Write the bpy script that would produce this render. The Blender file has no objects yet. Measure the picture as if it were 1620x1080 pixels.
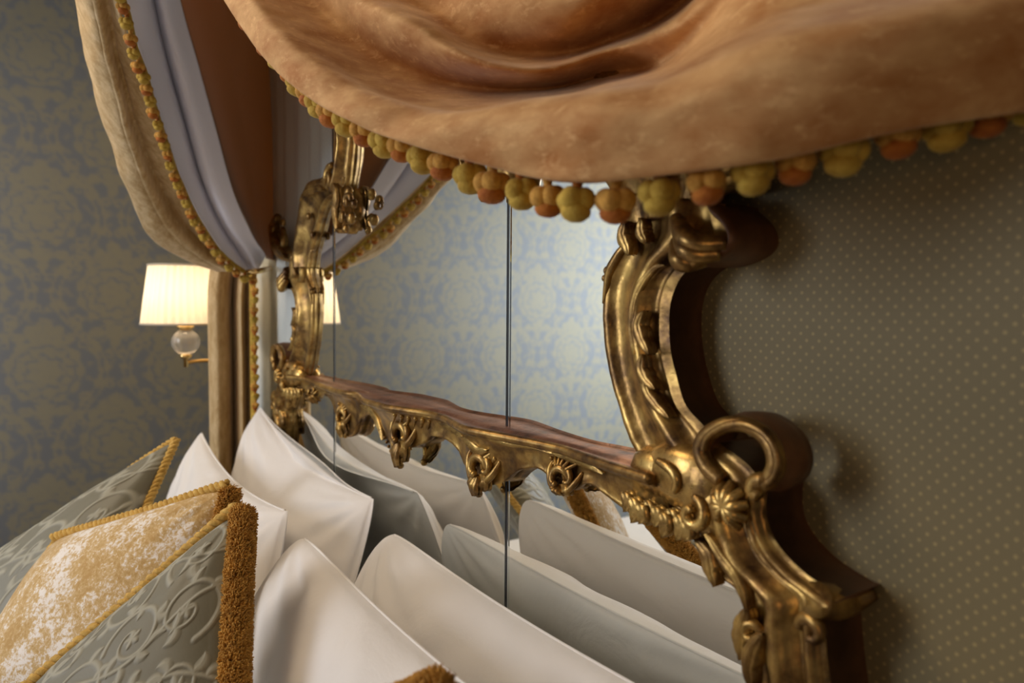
import bpy, bmesh, math, random
import numpy as np
from mathutils import Vector, Matrix, noise as mnoise
random.seed(7); rng = np.random.default_rng(7)
S = bpy.context.scene
COL = S.collection
PI = math.pi

# ------------------------------------------------------------------ camera
# world: mirror glass is the plane y=0, the room is y<0, the far wall is x=-XF, floor z=0
W, H = 1620, 1080
F_PX = 1149.0
CAM = Vector((0.0, -0.60, 1.40))
_a = Vector((50-810, 482-540, F_PX)).normalized()       # direction of -X in camera axes (right, down, forward)
_b = Vector((2550-810, 500-540, F_PX)); _b = (_b - _a*_b.dot(_a)).normalized()   # +Y
_c = _a.cross(_b)                                       # -Z
RIGHT = Vector((-_a.x, _b.x, -_c.x)); DOWN = Vector((-_a.y, _b.y, -_c.y)); FWD = Vector((-_a.z, _b.z, -_c.z))
cd = bpy.data.cameras.new('camera'); cam = bpy.data.objects.new('camera', cd); COL.objects.link(cam)
m3 = Matrix((RIGHT, -DOWN, -FWD)).transposed()
cam.matrix_world = Matrix.Translation(CAM) @ m3.to_4x4()
cd.sensor_width = 36; cd.lens = 36*F_PX/W; cd.clip_start = 0.02; cd.clip_end = 50
cd.dof.use_dof = True; cd.dof.focus_distance = 1.08; cd.dof.aperture_fstop = 3.6
S.camera = cam

def ray(px, py):
    return RIGHT*((px-810)/F_PX) + DOWN*((py-540)/F_PX) + FWD
def D(px, py, depth):            # point on a pixel's ray at a depth along the lens axis
    return CAM + ray(px, py)*depth
def Y(px, py, y):                # point on a pixel's ray in the plane parallel to the wall
    r = ray(px, py); return CAM + r*((y-CAM.y)/r.y)
def Z(px, py, z):
    r = ray(px, py); return CAM + r*((z-CAM.z)/r.z)
def X(px, py, x):
    r = ray(px, py); return CAM + r*((x-CAM.x)/r.x)

# ------------------------------------------------------------------ light and exposure
S.view_settings.view_transform = 'Standard'; S.view_settings.look = 'None'
S.view_settings.gamma = 1; S.view_settings.use_curve_mapping = False
S.view_settings.exposure = -0.06
w = bpy.data.worlds.new('world'); S.world = w; w.use_nodes = True
bg = w.node_tree.nodes['Background']; bg.inputs[0].default_value = (0.92, 0.92, 1.0, 1); bg.inputs[1].default_value = 0.085
def area(name, loc, target, sx, sy, power, color, spread=180):
    l = bpy.data.lights.new(name, 'AREA'); l.shape = 'RECTANGLE'; l.size = sx; l.size_y = sy
    l.energy = power; l.color = color; l.spread = math.radians(spread)
    o = bpy.data.objects.new(name, l); COL.objects.link(o); o.location = loc
    o.rotation_euler = (Vector(target)-Vector(loc)).to_track_quat('-Z', 'Y').to_euler()
    return o
area('window_daylight', (-2.3, -3.4, 1.9), (-1.1, 0.0, 1.1), 1.1, 1.6, 54, (0.88, 0.92, 1.0))
area('mirrored_wall_fill', (1.3, -3.3, 1.8), (-3.3, -2.55, 1.45), 0.9, 1.5, 24, (0.84, 0.91, 1.0), 40)  # added narrow cool beam to brighten the wall area seen in the mirror
area('swag_fill_light', (1.0, -2.0, 1.5), (-0.6, -0.1, 1.6), 0.6, 0.6, 4.5, (1.0, 0.60, 0.30))  # added warm fill for the swag front, no lamp stands here
area('overhead_fill_light', (-1.75, -1.15, 2.62), (-1.2, -0.2, 0.9), 0.8, 0.8, 19, (1.0, 0.77, 0.52))  # added warm overhead fill for swag and pillow backs, no fitting hangs here

# ------------------------------------------------------------------ helpers
def tag(o, label=None, cat=None, group=None, kind=None):
    if label: o['label'] = label
    if cat: o['category'] = cat
    if group: o['group'] = group
    if kind: o['kind'] = kind
    return o
def empty(name, loc, **k):
    o = bpy.data.objects.new(name, None); COL.objects.link(o); o.location = loc; o.empty_display_size = .05
    bpy.context.view_layer.update()
    return tag(o, **k)
def mesh(name, verts, faces, mat, parent=None, smooth=True, attrs=None, midx=None):
    me = bpy.data.meshes.new(name)
    off = parent_loc(parent)
    vv = [(v[0]-off[0], v[1]-off[1], v[2]-off[2]) for v in verts]
    me.from_pydata(vv, [], faces); me.update()
    for m in (mat if isinstance(mat, (list, tuple)) else [mat]): me.materials.append(m)
    if midx is not None: me.polygons.foreach_set('material_index', midx)
    if smooth: me.polygons.foreach_set('use_smooth', [True]*len(me.polygons))
    if attrs:
        for k, arr in attrs.items():
            a = me.attributes.new(k, 'FLOAT', 'POINT'); a.data.foreach_set('value', np.asarray(arr, dtype=np.float32))
    o = bpy.data.objects.new(name, me); COL.objects.link(o)
    if parent: o.parent = parent
    return o
def parent_loc(p):
    t = Vector((0, 0, 0))
    while p is not None: t += p.location; p = p.parent
    return t
class MB:
    def __init__(s): s.v = []; s.f = []; s.mi = []; s.cur = 0
    def add(s, vs, fs, mi=None):
        n = len(s.v); s.v += [tuple(v) for v in vs]; s.f += [tuple(i+n for i in f) for f in fs]
        s.mi += [s.cur if mi is None else mi]*len(fs)
    def build(s, name, mat, parent=None, smooth=True): return mesh(name, s.v, s.f, mat, parent, smooth, midx=s.mi)
    def box(s, a, b):
        x0, y0, z0 = a; x1, y1, z1 = b
        v = [(x, y, z) for x in (x0, x1) for y in (y0, y1) for z in (z0, z1)]
        s.add(v, [(0,1,3,2),(4,6,7,5),(0,4,5,1),(2,3,7,6),(0,2,6,4),(1,5,7,3)])
def cr(pts, n):                   # Catmull-Rom through points (any dimension), n samples, even in arc length
    P = np.array([list(p) for p in pts], float)
    if len(P) == 2: return P[0]+(P[1]-P[0])*np.linspace(0, 1, n)[:, None]
    Q = np.vstack([2*P[0]-P[1], P, 2*P[-1]-P[-2]]); out = []
    for i in range(len(P)-1):
        p0, p1, p2, p3 = Q[i:i+4]
        t = np.linspace(0, 1, 24, endpoint=False)[:, None]
        out.append(.5*((2*p1)+(-p0+p2)*t+(2*p0-5*p1+4*p2-p3)*t**2+(-p0+3*p1-3*p2+p3)*t**3))
    out = np.vstack(out+[P[-1:]])
    d = np.r_[0, np.cumsum(np.linalg.norm(np.diff(out[:, :3], axis=0), axis=1))]
    s = np.linspace(0, d[-1], n)
    return np.stack([np.interp(s, d, out[:, k]) for k in range(P.shape[1])], 1)
def cru(pts, n):                  # same, uniform in parameter (keeps rows of a loft aligned)
    P = np.array([list(p) for p in pts], float); Q = np.vstack([2*P[0]-P[1], P, 2*P[-1]-P[-2]])
    s = np.linspace(0, len(P)-1, n); i = np.minimum(s.astype(int), len(P)-2); t = (s-i)[:, None]
    p0, p1, p2, p3 = Q[i], Q[i+1], Q[i+2], Q[i+3]
    return .5*((2*p1)+(-p0+p2)*t+(2*p0-5*p1+4*p2-p3)*t**2+(-p0+3*p1-3*p2+p3)*t**3)
def gridf(nu, nv, off=0, flip=False):
    f = []
    for i in range(nu-1):
        for j in range(nv-1):
            a = off+i*nv+j; q = (a, a+1, a+nv+1, a+nv)
            f.append(q[::-1] if flip else q)
    return f
def loft(rows, nu, nv):           # rows of control points -> (nu*nv, 3) array
    R = [cru(r, nv) for r in rows]; R = np.array(R)
    out = np.zeros((nu, nv, 3))
    for j in range(nv): out[:, j] = cru(R[:, j], nu)
    return out
def sheet(mb, A, thick=0.004):
    nu, nv = A.shape[:2]
    du = np.gradient(A, axis=0); dv = np.gradient(A, axis=1); N = np.cross(du, dv)
    N /= (np.linalg.norm(N, axis=2, keepdims=True)+1e-9)
    B = A-N*thick
    vs = list(map(tuple, A.reshape(-1, 3)))+list(map(tuple, B.reshape(-1, 3))); n = nu*nv
    f = gridf(nu, nv)+gridf(nu, nv, n, True)
    bd = [i*nv for i in range(nu)]+[(nu-1)*nv+j for j in range(1, nv)]+[i*nv+nv-1 for i in range(nu-2, -1, -1)]+[j for j in range(nv-2, 0, -1)]
    for k in range(len(bd)):
        a, b = bd[k], bd[(k+1) % len(bd)]; f.append((a, b, b+n, a+n))
    mb.add(vs, f)
def frames(P):
    T = np.gradient(P, axis=0); T /= (np.linalg.norm(T, axis=1, keepdims=True)+1e-9)
    ref = np.array([0, 1, 0.]) if abs(T[0, 1]) < .9 else np.array([1., 0, 0])
    Ns = []; n = ref-T[0]*ref.dot(T[0])
    for t in T:
        n = n-t*n.dot(t); n /= (np.linalg.norm(n)+1e-9); Ns.append(n.copy())
    N = np.array(Ns); return T, N, np.cross(T, N)
def tube(mb, pts, rad, seg=10, n=None, flat=1.0, ribs=0, cap=True):
    n = n or max(8, len(pts)*6); P = cr(pts, n)
    r = np.interp(np.linspace(0, 1, n), np.linspace(0, 1, len(rad)), rad) if hasattr(rad, '__len__') else np.full(n, rad)
    T, N, B = frames(P); vs = []
    for i in range(n):
        for k in range(seg):
            a = 2*PI*k/seg; q = r[i]*(1+ribs*math.cos(3*a))
            vs.append(P[i]+N[i]*math.cos(a)*q*flat+B[i]*math.sin(a)*q)
    f = [(i*seg+k, i*seg+(k+1) % seg, (i+1)*seg+(k+1) % seg, (i+1)*seg+k) for i in range(n-1) for k in range(seg)]
    if cap:
        f.append(tuple(range(seg))[::-1]); f.append(tuple((n-1)*seg+k for k in range(seg)))
    mb.add(vs, f)
def rope(mb, P, r, pitch, strands=3, seg=6):
    L = np.r_[0, np.cumsum(np.linalg.norm(np.diff(P, axis=0), axis=1))]
    n = max(12, int(L[-1]/pitch*9)); s = np.linspace(0, L[-1], n)
    Q = np.stack([np.interp(s, L, P[:, k]) for k in range(3)], 1); T, N, B = frames(Q)
    for q in range(strands):
        a = 2*PI*(q/strands)+2*PI*s/pitch
        C = Q+(N*np.cos(a)[:, None]+B*np.sin(a)[:, None])*r*.62
        T2, N2, B2 = frames(C); vs = []
        for i in range(n):
            for k in range(seg):
                b = 2*PI*k/seg; vs.append(C[i]+(N2[i]*math.cos(b)+B2[i]*math.sin(b))*r*.52)
        mb.add(vs, [(i*seg+k, i*seg+(k+1) % seg, (i+1)*seg+(k+1) % seg, (i+1)*seg+k) for i in range(n-1) for k in range(seg)]+[tuple(range(seg))[::-1], tuple((n-1)*seg+k for k in range(seg))])
def lathe(mb, cx, cy, prof, seg=32):
    vs = [(cx+r*math.cos(2*PI*k/seg), cy+r*math.sin(2*PI*k/seg), z) for r, z in prof for k in range(seg)]
    mb.add(vs, [(i*seg+k, i*seg+(k+1) % seg, (i+1)*seg+(k+1) % seg, (i+1)*seg+k) for i in range(len(prof)-1) for k in range(seg)])
def fbm(p, s, o=3):
    return mnoise.fractal(Vector(p)*s, 1.0, 2.0, o)

# ------------------------------------------------------------------ materials
class NM:
    def __init__(s, name):
        s.m = bpy.data.materials.new(name); s.m.use_nodes = True; s.t = s.m.node_tree; s.t.nodes.clear()
        s.out = s.n('ShaderNodeOutputMaterial'); s.b = s.n('ShaderNodeBsdfPrincipled'); s.l(s.b.outputs[0], s.out.inputs[0])
    def n(s, t, **k):
        x = s.t.nodes.new(t)
        for a, b in k.items(): setattr(x, a, b)
        return x
    def l(s, a, b): s.t.links.new(a, b)
    def coord(s, which='Object'): return s.n('ShaderNodeTexCoord').outputs[which]
    def noise(s, scale, detail=3, rough=.55, vec=None, dist=0):
        x = s.n('ShaderNodeTexNoise'); x.inputs['Scale'].default_value = scale; x.inputs['Detail'].default_value = detail
        x.inputs['Roughness'].default_value = rough; x.inputs['Distortion'].default_value = dist
        s.l(vec or s.coord(), x.inputs['Vector']); return x.outputs[0]
    def ramp(s, fac, stops):
        x = s.n('ShaderNodeValToRGB'); e = x.color_ramp.elements
        while len(e) < len(stops): e.new(.5)
        for q, (p, c) in zip(e, stops): q.position = p; q.color = (*c, 1)
        s.l(fac, x.inputs[0]); return x.outputs[0]
    def math(s, op, a, b=None, c=None):
        x = s.n('ShaderNodeMath', operation=op)
        for i, v in enumerate((a, b, c)):
            if v is None: continue
            if isinstance(v, (int, float)): x.inputs[i].default_value = v
            else: s.l(v, x.inputs[i])
        return x.outputs[0]
    def mix(s, fac, a, b):
        x = s.n('ShaderNodeMix', data_type='RGBA')
        for i, v in ((0, fac), (6, a), (7, b)):
            if isinstance(v, (int, float)): x.inputs[i].default_value = v
            elif isinstance(v, tuple): x.inputs[i].default_value = (*v, 1)
            else: s.l(v, x.inputs[i])
        return x.outputs[2]
    def bump(s, h, strength=.3, dist=.002):
        x = s.n('ShaderNodeBump'); x.inputs['Strength'].default_value = strength; x.inputs['Distance'].default_value = dist
        s.l(h, x.inputs['Height']); s.l(x.outputs[0], s.b.inputs['Normal'])
    def attr(s, name):
        x = s.n('ShaderNodeAttribute'); x.attribute_name = name; return x.outputs['Fac']
    def set(s, **k):
        for a, v in k.items():
            i = s.b.inputs[a.replace('_', ' ')]
            if isinstance(v, tuple): i.default_value = (*v, 1) if len(v) == 3 else v
            elif isinstance(v, (int, float)): i.default_value = v
            else: s.l(v, i)
        return s

def gilt(name, light, mid, dark, rough=.34):
    g = NM(name); a = g.noise(28, 5, .6); b = g.noise(140, 3, .6)
    col = g.ramp(a, [(.32, dark), (.47, mid), (.66, light)])
    g.set(Base_Color=col, Metallic=.72, Roughness=g.math('ADD', g.math('MULTIPLY', b, .28), rough-.14))
    g.bump(g.math('ADD', a, g.math('MULTIPLY', b, .35)), .35, .0025); return g.m
M = {}
M['gilt'] = gilt('aged_gilding', (.52, .33, .095), (.25, .14, .040), (.075, .036, .013))
M['gilt_red'] = gilt('worn_red_gilding', (.33, .15, .08), (.22, .09, .05), (.09, .035, .02), .42)
M['gilt_bright'] = gilt('burnished_gilding', (.62, .41, .13), (.36, .215, .06), (.12, .06, .02), .30)
g = NM('stained_wood_side'); a = g.noise(20, 5, .65)
g.set(Base_Color=g.ramp(a, [(.3, (.085, .034, .014)), (.7, (.20, .085, .03))]), Roughness=.45, Metallic=.25); g.bump(a, .2, .002); M['frame_side'] = g.m
g = NM('mirror_glass'); g.set(Base_Color=(.93, .94, .90), Metallic=1.0, Roughness=.0); M['mirror'] = g.m
g = NM('mirror_bevel'); g.set(Base_Color=(.9, .95, .95), Metallic=1.0, Roughness=.05); M['bevel'] = g.m
g = NM('dark_seam'); g.set(Base_Color=(.012, .014, .02), Roughness=.3); M['seam'] = g.m

def linen(name, c1, c2):
    g = NM(name); a = g.noise(6, 4, .5); th = g.noise(900, 2, .5)
    g.set(Base_Color=g.mix(a, c1, c2), Roughness=.72, Sheen_Weight=.25, Sheen_Roughness=.4)
    g.bump(g.math('ADD', g.noise(9, 5, .5, dist=.6), g.math('MULTIPLY', th, .03)), .38, .012); return g.m
M['linen'] = linen('white_cotton', (.78, .76, .75), (.84, .82, .80))

def velvet(name, base, pale, scale, lo=.46, hi=.62, sheen=.6, stretch=(1, 1, 1)):
    g = NM(name); mp = g.n('ShaderNodeMapping'); mp.inputs['Scale'].default_value = stretch; g.l(g.coord(), mp.inputs[0])
    a = g.noise(scale, 6, .62, mp.outputs[0], .15); b = g.noise(scale*.22, 3, .5, mp.outputs[0])
    f = g.math('ADD', g.math('MULTIPLY', a, .72), g.math('MULTIPLY', b, .28))
    fl = g.ramp(g.noise(scale*3.2, 5, .75, mp.outputs[0], .3), [(.54, (0, 0, 0)), (.70, (.45, .45, .45))])
    g.set(Base_Color=g.mix(fl, g.ramp(f, [(lo, base), (hi, pale)]), tuple(min(1, c*1.35+.06) for c in pale)), Roughness=.8, Sheen_Weight=sheen, Sheen_Roughness=.35, Sheen_Tint=(1.0, .86, .68))
    g.bump(g.math('ADD', a, g.math('MULTIPLY', g.noise(700, 2), .3)), .4, .003); return g.m
M['velvet_swag'] = velvet('peach_gold_velvet', (.42, .17, .040), (.74, .45, .19), 15, .37, .66, .35, (1, 1, 2.0))
M['velvet_curtain'] = velvet('gold_velvet', (.38, .25, .10), (.62, .48, .28), 26, .40, .68, .5, (2.2, 2.2, .7))
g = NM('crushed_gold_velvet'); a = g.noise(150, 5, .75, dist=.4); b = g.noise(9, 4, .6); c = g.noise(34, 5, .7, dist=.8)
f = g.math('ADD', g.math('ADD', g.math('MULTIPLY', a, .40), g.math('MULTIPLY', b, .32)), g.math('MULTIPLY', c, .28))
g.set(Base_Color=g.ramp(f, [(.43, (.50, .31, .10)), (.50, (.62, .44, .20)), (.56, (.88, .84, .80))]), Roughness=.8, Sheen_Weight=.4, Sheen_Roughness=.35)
g.bump(f, .5, .004); M['velvet_cushion'] = g.m
g = NM('pale_satin_lining'); g.set(Base_Color=(.74, .75, .86), Roughness=.42, Sheen_Weight=.3); g.bump(g.noise(14, 3), .1, .004); M['lining'] = g.m
g = NM('shaded_satin_lining'); g.set(Base_Color=(.22, .15, .10), Roughness=.5, Sheen_Weight=.3); g.bump(g.noise(14, 3), .1, .004); M['lining_shaded'] = g.m  # the pale lining again, its shade and warm glow put into the colour
tr = g.n('ShaderNodeBsdfTranslucent'); tr.inputs[0].default_value = (.62, .33, .11, 1); mx = g.n('ShaderNodeMixShader'); mx.inputs[0].default_value = .30
g.l(g.b.outputs[0], mx.inputs[1]); g.l(tr.outputs[0], mx.inputs[2]); g.l(mx.outputs[0], g.out.inputs[0])

def yarn(name, c1, c2, sc=60):
    g = NM(name); a = g.noise(sc, 4, .7)
    g.set(Base_Color=g.ramp(a, [(.35, c1), (.65, c2)]), Roughness=.8, Sheen_Weight=.12, Sheen_Roughness=.3)
    g.bump(g.noise(420, 3, .7), .6, .003); return g.m
M['yarn_gold'] = yarn('yellow_gold_wool', (.40, .24, .018), (.60, .41, .06))
M['yarn_rust'] = yarn('rust_gold_wool', (.34, .085, .005), (.50, .165, .012))
M['yarn_fringe'] = yarn('amber_silk_yarn', (.42, .195, .02), (.76, .42, .08), 90)
M['cord'] = yarn('gold_silk_cord', (.50, .29, .045), (.76, .50, .13), 90)

g = NM('sage_damask_satin'); p = g.attr('pattern'); a = g.noise(300, 2)
g.set(Base_Color=g.mix(p, (.165, .155, .105), (.36, .35, .275)), Roughness=g.math('SUBTRACT', .52, g.math('MULTIPLY', p, -.2)), Sheen_Weight=.25)
g.bump(g.math('ADD', g.math('MULTIPLY', p, 1.0), g.math('MULTIPLY', a, .15)), .5, .002); M['damask_cushion'] = g.m
g = NM('blue_gold_damask_paper'); p = g.attr('pattern'); a = g.noise(1.2, 2)
th = g.noise(500, 2)
g.set(Base_Color=g.mix(p, (.175, .19, .21), (.265, .25, .185)), Roughness=.5, Metallic=.0)
g.bump(g.math('ADD', p, g.math('MULTIPLY', th, .2)), .15, .001); M['damask_wall'] = g.m

def dotted(name, base, dot, P=.0135, rad=.0016, rib=.0022):
    g = NM(name); sp = g.n('ShaderNodeSeparateXYZ'); g.l(g.coord(), sp.inputs[0]); x, z = sp.outputs[0], sp.outputs[2]
    def lat(ox):
        fx = g.math('SUBTRACT', g.math('FRACT', g.math('ADD', g.math('DIVIDE', x, P), ox+100)), .5)
        fz = g.math('SUBTRACT', g.math('FRACT', g.math('ADD', g.math('DIVIDE', z, P), ox+100)), .5)
        d = g.math('SQRT', g.math('ADD', g.math('MULTIPLY', fx, fx), g.math('MULTIPLY', fz, fz)))
        return g.math('LESS_THAN', d, rad/P)
    m = g.math('MAXIMUM', lat(0), lat(.5))
    r = g.math('SINE', g.math('MULTIPLY', x, 2*PI/rib)); rr = g.math('MULTIPLY_ADD', r, .5, .5)
    bc = g.mix(rr, tuple(c*.86 for c in base), base)
    g.set(Base_Color=g.mix(m, bc, dot), Roughness=.62, Sheen_Weight=.2)
    g.bump(g.math('ADD', g.math('MULTIPLY', rr, .5), m), .3, .0008); return g.m
M['dotted'] = dotted('sage_dotted_fabric', (.195, .152, .066), (.33, .255, .10))
M['pleat'] = dotted('blue_sage_pleated_fabric', (.62, .67, .66), (.66, .69, .66))
def plain(name, c, r=.5, met=0.0, **k):
    g = NM(name); g.set(Base_Color=c, Roughness=r, Metallic=met, **k); return g.m
M['brass'] = plain('polished_brass', (.85, .60, .25), .22, 1.0)
M['chrome'] = plain('chrome', (.8, .8, .8), .1, 1.0)
g = NM('cut_crystal'); g.set(Base_Color=(.98, .95, .9), Roughness=.05, Transmission_Weight=.85, IOR=1.45); M['crystal'] = g.m
M['floor'] = plain('brown_carpet', (.12, .08, .05), .9); M['ceiling'] = plain('cream_plaster', (.6, .57, .5), .8)
M['cream'] = plain('cream_upholstery', (.5, .45, .36), .7)
g = NM('pleated_lampshade_silk')
g.set(Base_Color=(.90, .80, .66), Roughness=.8, Emission_Color=(1.0, .82, .58), Emission_Strength=.08)
tr = g.n('ShaderNodeBsdfTranslucent'); tr.inputs[0].default_value = (1, .92, .80, 1); mx = g.n('ShaderNodeMixShader'); mx.inputs[0].default_value = .5
g.l(g.b.outputs[0], mx.inputs[1]); g.l(tr.outputs[0], mx.inputs[2]); g.l(mx.outputs[0], g.out.inputs[0]); M['shade'] = g.m

# ------------------------------------------------------------------ room
XF = 3.30; YB = 0.04
def damask(u, v):                 # u across, v up, metres -> 0..1
    PW, PH = .476, .601
    out = np.zeros_like(u)
    for ox, oz in ((0, 0), (.5, .5)):
        x = ((u/PW+ox+.5) % 1-.5)*PW; z = ((v/PH+oz+.5) % 1-.5)*PH
        a = np.arctan2(z, x); r = np.hypot(x/.128, z/.125)
        body = r < 1+.05*np.cos(11*a)+.05*np.sin(a)
        inner = (np.abs(r-.80+.04*np.cos(11*a)) < .035) | (np.abs(r-.48-.07*np.cos(7*a+.6)) < .04)
        ribs = (np.abs(np.sin(a*6.5+2.5*r)) < .16) & (r > .52) & (r < .76)
        med = body & ~inner & ~ribs
        # crown of petals above the medallion
        zz = z-.165
        cr_ = (np.hypot(x/.028, zz/.045) < 1) | (np.hypot((np.abs(x)-.045)/.022, (z-.150)/.030) < 1) | (np.hypot((np.abs(x)-.082)/.020, (z-.128)/.022) < 1)
        # tapering leaf below
        zb = z+.175
        lf = (np.abs(x) < .045*np.clip((z+.235)/.11, 0, 1)*(1+.25*np.sin(z*150))) & (z < -.125) & (z > -.235)
        lf2 = np.hypot((np.abs(x)-.062)/.026, (z+.150)/.020) < 1
        out = np.maximum(out, (med | cr_ | lf | lf2).astype(float))
        # ogee stems with curling leaves
        side = PW*.5-.018; c = side*(.60+.36*np.cos(2*PI*(z)/PH+PI*0))
        ax = np.abs(x); wv = .004+.011*np.clip(np.sin(z*75+1.2*np.sin(z*31)), 0, 1)
        stem = np.abs(ax-c) < wv
        out = np.maximum(out, stem.astype(float))
        for lz, sg in ((.06, 1), (.13, -1), (.20, 1), (-.06, 1), (-.13, -1), (-.20, 1)):
            lc = side*(.60+.36*math.cos(2*PI*lz/PH)); dx = ax-lc-sg*.02; dz = z-lz
            sp = np.hypot(dx, dz); aa = np.arctan2(dz, dx*sg)
            out = np.maximum(out, ((np.abs(sp-.012-.0026*aa) < .0050) & (sp < .026)).astype(float))
    a = np.sin(u*96+1.9*np.sin(v*57))+np.sin(v*104+1.7*np.sin(u*63+1))+.8*np.sin((u+v)*71)*np.sin((u-v)*83)
    fol = (a > 1.05).astype(float)
    return np.clip(out*(.72+.28*(np.abs(a) > .30))+(1-out)*fol*.55, 0, 1)
def wall_far():
    ys = np.arange(-4.2, YB+.001, .0074); zs = np.arange(.0, 2.75, .0074)
    Yg, Zg = np.meshgrid(ys, zs, indexing='ij')
    # registration of the pattern: one medallion sits at the reflected pixel (733, 474)
    p = Y(733, 474, 0.0); r = ray(733, 474); q = CAM+r*((-XF-CAM.x)/r.x)      # beyond the mirror plane
    y0 = -q.y; z0 = q.z
    pat = damask(Yg-y0, Zg-z0)
    k = pat.copy(); k[1:-1, 1:-1] = (pat[1:-1, 1:-1]*4+pat[:-2, 1:-1]+pat[2:, 1:-1]+pat[1:-1, :-2]+pat[1:-1, 2:])/8
    vs = np.stack([np.full(Yg.size, -XF), Yg.ravel(), Zg.ravel()], 1)
    n = len(vs); fs = gridf(len(ys), len(zs), 0, True)
    o = mesh('wall_left', vs, fs, M['damask_wall'], smooth=False, attrs={'pattern': k.ravel()}); tag(o, kind='structure')
wall_far()
def slab(name, a, b, mat):
    mb = MB(); mb.box(a, b); return tag(mb.build(name, mat, smooth=False), kind='structure')
slab('wall_headboard', (-XF, YB, 0), (1.2, YB+.1, 2.75), M['dotted'])
slab('wall_foot', (-XF, -4.3, 0), (1.6, -4.2, 2.75), M['ceiling'])
slab('floor', (-XF, -4.2, -.05), (1.6, YB+.1, 0), M['floor'])
slab('ceiling', (-XF, -4.2, 2.75), (1.6, YB+.1, 2.80), M['ceiling'])

# ------------------------------------------------------------------ bed
BZ = .56
bed = empty('bed', (-1.30, -1.05, 0), label='upholstered double bed base and white mattress under the pillows, against the mirror wall', cat='bed')
def soft_box(name, a, b, mat, parent, r=.05):
    bm = bmesh.new(); bmesh.ops.create_cube(bm, size=1)
    off = parent_loc(parent)
    for v in bm.verts: v.co = Vector([(a[i]+b[i])/2+v.co[i]*(b[i]-a[i])-off[i] for i in range(3)])
    bmesh.ops.bevel(bm, geom=bm.edges[:], offset=r, segments=4, affect='EDGES', profile=.6)
    me = bpy.data.meshes.new(name); bm.to_mesh(me); bm.free(); me.materials.append(mat)
    me.polygons.foreach_set('use_smooth', [True]*len(me.polygons))
    o = bpy.data.objects.new(name, me); COL.objects.link(o); o.parent = parent; return o
soft_box('bed_base', (-2.19, -2.05, .06), (-.38, -.015, .30), M['cream'], bed, .03)
soft_box('mattress', (-2.20, -2.06, .30), (-.37, -.012, BZ), M['linen'], bed, .05)
for sx in (-2.12, -.48):
    for sy in (-1.95, -.12):
        mb = MB(); lathe(mb, sx, sy, [(.03, 0), (.035, .03), (.03, .06), (0, .06)], 16); mb.build('leg', M['frame_side'], bed)

# ------------------------------------------------------------------ mirror headboard
CU = 1.238                         # axis of symmetry, metres to the left of the camera
def YP(l, y=-.03): return [tuple(Y(a, b, y)) for a, b in l]
def mx_(p): return Vector((-2*CU-p[0], p[1], p[2]))
hb = empty('headboard_mirror', (-CU, 0, BZ), label='tall three-panel mirror headboard in a carved and gilded rococo frame behind the pillows', cat='mirror')
J1 = Y(529, 600, 0).x; J2 = Y(803, 672, 0).x
ZR = (Y(529, 602, 0).z+Y(803, 672, 0).z)/2
XL = Y(452, 585, 0).x; XR = Y(1075, 700, 0).x
rin = YP([(1008, 730), (990, 690), (970, 625), (956, 565), (951, 500), (953, 452), (962, 420), (976, 388), (981, 362), (972, 340), (960, 300)], -.012)
rout = YP([(1122, 712), (1098, 680), (1068, 645), (1052, 600), (1042, 550), (1040, 500), (1047, 460), (1066, 430), (1098, 408), (1130, 378), (1128, 320)])
lin = YP([(1000, 790), (1040, 812), (1085, 835), (1106, 860), (1126, 905), (1160, 930), (1175, 962), (1171, 1000), (1176, 1045), (1186, 1120), (1200, 1200)], -.012)
lout = YP([(1120, 700), (1175, 745), (1192, 790), (1196, 835), (1212, 872), (1240, 908), (1285, 942), (1290, 985), (1294, 1040), (1304, 1120), (1325, 1200)])
_mu = (cru(rin, 40)+cru(rout, 40))/2; _ml = (cru(lin, 40)*.62+cru(lout, 40)*.38)
_zz = np.r_[_ml[::-1, 2][:-6], _mu[6:, 2]]; _xx = np.r_[_ml[::-1, 0][:-6], _mu[6:, 0]]; _o = np.argsort(_zz); _zz, _xx = _zz[_o], _xx[_o]
ZU = Y(478, 300, 0).z                # height of the step where the side panes end
def right_edge(z): return float(np.interp(z, _zz, _xx))
def left_edge(z): return -2*CU-right_edge(z)
def panel(name, fl, fr, z0, z1, y0, y1, mat, n=60):
    zs = np.linspace(z0, z1, n); vs = []
    for z in zs:
        a, b = fl(z), fr(z); vs += [(a, y0, z), (b, y0, z), (b, y1, z), (a, y1, z)]
    f = [(i*4+k, i*4+(k+1) % 4, (i+1)*4+(k+1) % 4, (i+1)*4+k) for i in range(n-1) for k in range(4)]
    f += [(3, 2, 1, 0), (4*n-4, 4*n-3, 4*n-2, 4*n-1)]
    return mesh(name, vs, f, mat, hb, smooth=False)
g_ = .0025
panel('mirror_pane', lambda z: J1+g_, lambda z: J2-g_, .60, 2.12, 0, .006, M['mirror'], 2)
panel('mirror_pane', left_edge, lambda z: J1-g_, .60, ZU, 0, .006, M['mirror'])
panel('mirror_pane', lambda z: J2+g_, right_edge, .60, ZU, 0, .006, M['mirror'])
panel('backing_board', left_edge, right_edge, .58, ZU, .0062, YB, M['frame_side'])
panel('backing_board', lambda z: J1, lambda z: J2, ZU, 2.14, .0062, YB, M['frame_side'], 2)
for jx in (J1, J2):
    mb = MB(); mb.box((jx-.0026, -.0006, .60), (jx+.0026, .007, 2.1)); mb.build('panel_seam', M['seam'], hb, smooth=False)
    for s in (-1, 1):
        mb = MB(); mb.box((jx+s*.0048-.0012, -.0012, .60), (jx+s*.0048+.0012, .001, 2.1)); mb.build('bevel_edge', M['bevel'], hb, smooth=False)

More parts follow.
